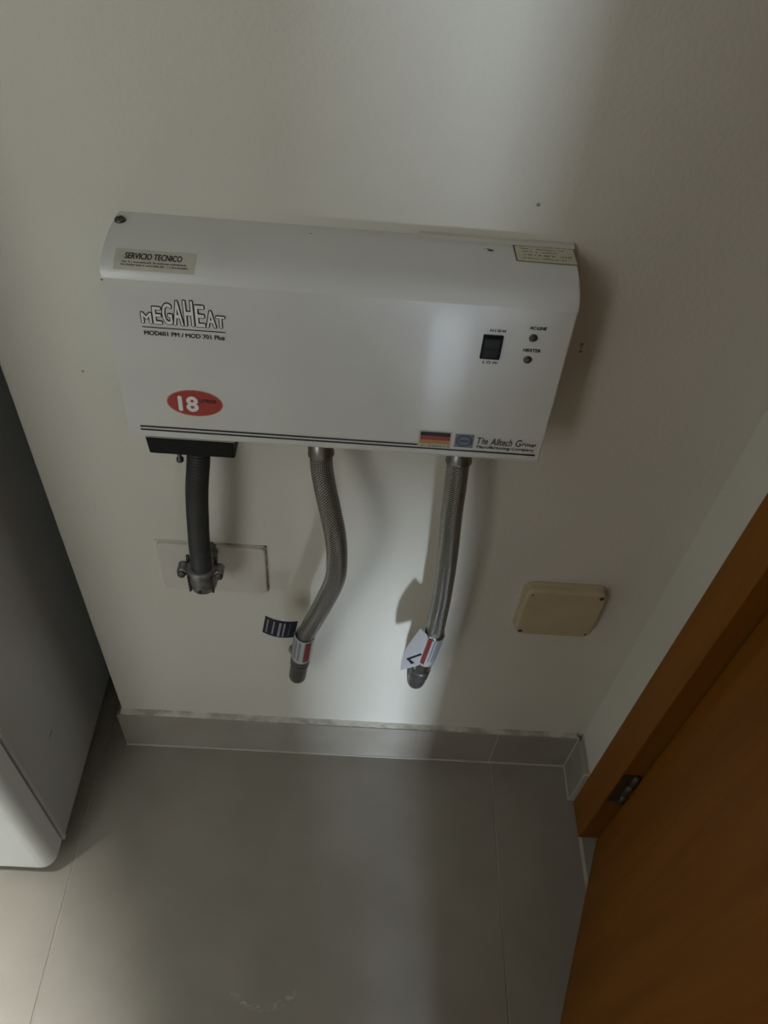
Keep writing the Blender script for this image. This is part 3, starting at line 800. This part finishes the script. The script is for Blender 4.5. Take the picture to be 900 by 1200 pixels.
HR = 0.0113
h1, p1, ax1, _ = hose('bent braided steel hose with navy tag, beside the grey conduit',
    [(0.3175, -0.036, 0.776), (0.3197, -0.040, 0.7554), (0.3215, -0.046, 0.7361), (0.3263, -0.055, 0.7144), (0.3323, -0.063, 0.6908), (0.3379, -0.070, 0.6653), (0.3410, -0.074, 0.6339), (0.3401, -0.073, 0.5935), (0.3297, -0.068, 0.5442), (0.3150, -0.060, 0.4856), (0.3049, -0.053, 0.4449)],
    HR, (0.2935, -0.037, 0.318), 0.058, 0.028)
h2, p2, ax2, _ = hose('nearly straight braided steel hose with white and red label, nearer the door',
    [(0.4530, -0.037, 0.776), (0.4541, -0.042, 0.7571), (0.4553, -0.048, 0.7227), (0.4562, -0.051, 0.693), (0.4582, -0.053, 0.6606), (0.4606, -0.054, 0.6247), (0.4626, -0.054, 0.5853), (0.4644, -0.053, 0.5417), (0.4650, -0.052, 0.4945), (0.4652, -0.051, 0.4643)],
    HR, (0.4568, -0.038, 0.322), 0.095, 0.024)

# label and navy tag of the bent hose
b1 = p1[-1] + ax1 * 0.000
l1 = sleeve('paper_label', b1, ax1, HR + 0.0014, -1.75, 1.75, -0.009, 0.056, 'label_paper', h1, tilt=0.001)
l1['label'] = 'white paper label wrapped round the ferrule'
sleeve('label_stripe', b1, ax1, HR + 0.0021, 0.15, 0.75, -0.004, 0.050, 'label_red', l1, 6, tilt=0.001)
for a in (-1.25, -0.85, -0.45): sleeve('label_print', b1, ax1, HR + 0.0021, a, a + 0.18, -0.003, 0.048, 'label_grey', l1, 4, tilt=0.001)
def curved_tag(parent, o, u, v, n, w, h, bow, material, nx=10):
    """small stiff flag: o corner, u along, v down, n its outward normal"""
    bm = bmesh.new(); rows = []
    for off in (0.0, 0.0006):
        row = []
        for i in range(nx + 1):
            f = i / nx
            p = o + u * (w * f) + n * (bow * 4 * f * (1 - f) + off)
            row.append((bm.verts.new(p), bm.verts.new(p + v * h)))
        rows.append(row)
    for row in rows:
        for i in range(nx): bm.faces.new((row[i][0], row[i + 1][0], row[i + 1][1], row[i][1]))
    for i in range(nx):
        for q in (0, 1): bm.faces.new((rows[0][i][q], rows[0][i + 1][q], rows[1][i + 1][q], rows[1][i][q]))
    for i in (0, nx): bm.faces.new((rows[0][i][0], rows[0][i][1], rows[1][i][1], rows[1][i][0]))
    return from_bm('paper_tag', bm, material, parent)
to = Vector((0.2574, -0.052, 0.4830)); tu = Vector((0.0360, -0.001, -0.0055)); tv = Vector((-0.0050, -0.001, -0.0345))
tn = tv.cross(tu).normalized()
if tn.y > 0: tn = -tn
tg = curved_tag(h1, to, tu.normalized(), tv.normalized(), tn, 0.0400, 0.0345, 0.004, 'tag_blue')
tg['label'] = 'dark navy tag with pale print'
for k, f in enumerate((0.10, 0.30, 0.50, 0.66, 0.82)):
    bow = 0.004 * 4 * f * (1 - f)
    o_ = to + tu.normalized() * (0.0365 * f) + tn * (bow + 0.0009)
    bm = bmesh.new()
    z = 0.004
    while z < 0.030:
        hgt = random.uniform(0.0012, 0.0030)
        a = o_ + tv.normalized() * z; c = a + tu.normalized() * (0.0030 if k in (0, 2) else 0.0020); d = tv.normalized() * hgt
        bm.faces.new([bm.verts.new(q) for q in (a, c, c + d, a + d)])
        z += hgt + 0.0006
    from_bm('tag_print', bm, 'tag_print', tg)
# label and folded tag of the straight hose
b2 = p2[-1] + ax2 * 0.000
l2 = sleeve('paper_label', b2, ax2, HR + 0.0016, -1.9, 1.55, -0.010, 0.062, 'label_paper', h2, tilt=0.003)
l2['label'] = 'white paper label with a red stripe'
sleeve('label_stripe', b2, ax2, HR + 0.0023, -0.62, -0.22, -0.007, 0.060, 'label_red', l2, 6, tilt=0.003)
for a in (-1.35, -1.05, 0.0, 0.28, 0.5, 0.8): sleeve('label_print', b2, ax2, HR + 0.0023, a, a + 0.09, -0.002, 0.052, 'label_grey', l2, 4, tilt=0.003)
def fold_pt(a, b, off=0.0):
    # a: down the strip, b: across it towards the hose; the strip bows out from the hose
    P00, P10, P01, P11 = Vector((0.4455, -0.0600, 0.4870)), Vector((0.4305, -0.058, 0.3840)), Vector((0.4570, -0.0590, 0.4700)), Vector((0.4535, -0.0560, 0.3960))
    v = P00.lerp(P10, a).lerp(P01.lerp(P11, a), b)
    return v + Vector((-0.0075, -0.004, 0)) * math.sin(math.pi * a) * (1 - b) + Vector((-0.4, -0.9, 0.1)) * off
bm = bmesh.new(); na, nb = 12, 4; lay = []
for off in (0.0, 0.0006):
    lay.append([[bm.verts.new(fold_pt(i / na, j / nb, off)) for j in range(nb + 1)] for i in range(na + 1)])
for g in lay:
    for i in range(na):
        for j in range(nb): bm.faces.new((g[i][j], g[i + 1][j], g[i + 1][j + 1], g[i][j + 1]))
for i in range(na):
    for j in (0, nb): bm.faces.new((lay[0][i][j], lay[0][i + 1][j], lay[1][i + 1][j], lay[1][i][j]))
for j in range(nb):
    for i in (0, na): bm.faces.new((lay[0][i][j], lay[0][i][j + 1], lay[1][i][j + 1], lay[1][i][j]))
ft = from_bm('paper_tag', bm, 'label_paper', h2)
ft['label'] = 'folded white tag with navy mark'
bm = bmesh.new()
for q in ([(0.56, 0.95), (0.66, 0.25), (0.72, 0.30), (0.63, 0.97)], [(0.66, 0.25), (0.88, 0.55), (0.86, 0.72), (0.70, 0.42)]):
    bm.faces.new([bm.verts.new(fold_pt(a, b, 0.0012)) for a, b in q])
from_bm('tag_print', bm, 'tag_blue', ft)

# ------------------------------------------------------------------ cover plates on the wall
cp = thing('blank_cover_plate', 'off-white painted blank cover plate behind the grey conduit', 'cover plate', (0.186, YW, 0.492))
rbox('plate', (0.1865, YW, 0.4930), (0.0655, 0.0450), None, 0.0055, 0.006, 'plate_paint', cp, edge=0.0015)
bm = bmesh.new()
bm_box(bm, (0.119, YW - 0.0012, 0.5380), (0.2535, YW + 0.001, 0.5402)); bm_box(bm, (0.2515, YW - 0.0012, 0.449), (0.2537, YW + 0.001, 0.5402))
from_bm('joint', bm, 'caulk', cp)

cb = thing('junction_box_cover', 'cream plastic junction box cover with screwed corners near the door', 'cover plate', (0.631, YW, 0.457))
pl = rbox('cover', (0.6310, YW, 0.4530), (0.0520, 0.0490), None, 0.0150, 0.014, 'cream_plastic', cb, seg=8, edge=0.0035)
rbox('rim', (0.6310, YW, 0.4530), (0.0535, 0.0505), None, 0.0045, 0.0150, 'cream_plastic', cb, seg=8, edge=0.001)
for sx, sz in ((-1, -1), (1, 1), (-1, 1), (1, -1)):
    big = (sx == sz)
    lathe('cover_screw', (0.6310 + sx * 0.0440, YW - 0.0145, 0.4530 + sz * 0.0405), (0, -1, 0), [(0, 0.0030 if big else 0.0014), (0.0010, 0.0030 if big else 0.0014), (0.0016, 0.0018 if big else 0.0008)], 'screw', cb, 14)

# marks on plaster
add_spots(M['wall_heater'], [((0.0855, YW, 0.7910), 0.0016), ((0.4866, YW, 0.9941), 0.0020), ((0.5556, YW, 0.8640), 0.0022), ((0.5560, YW, 0.8605), 0.0014), ((0.5564, YW, 0.8560), 0.0020)], (0.12, 0.11, 0.10))
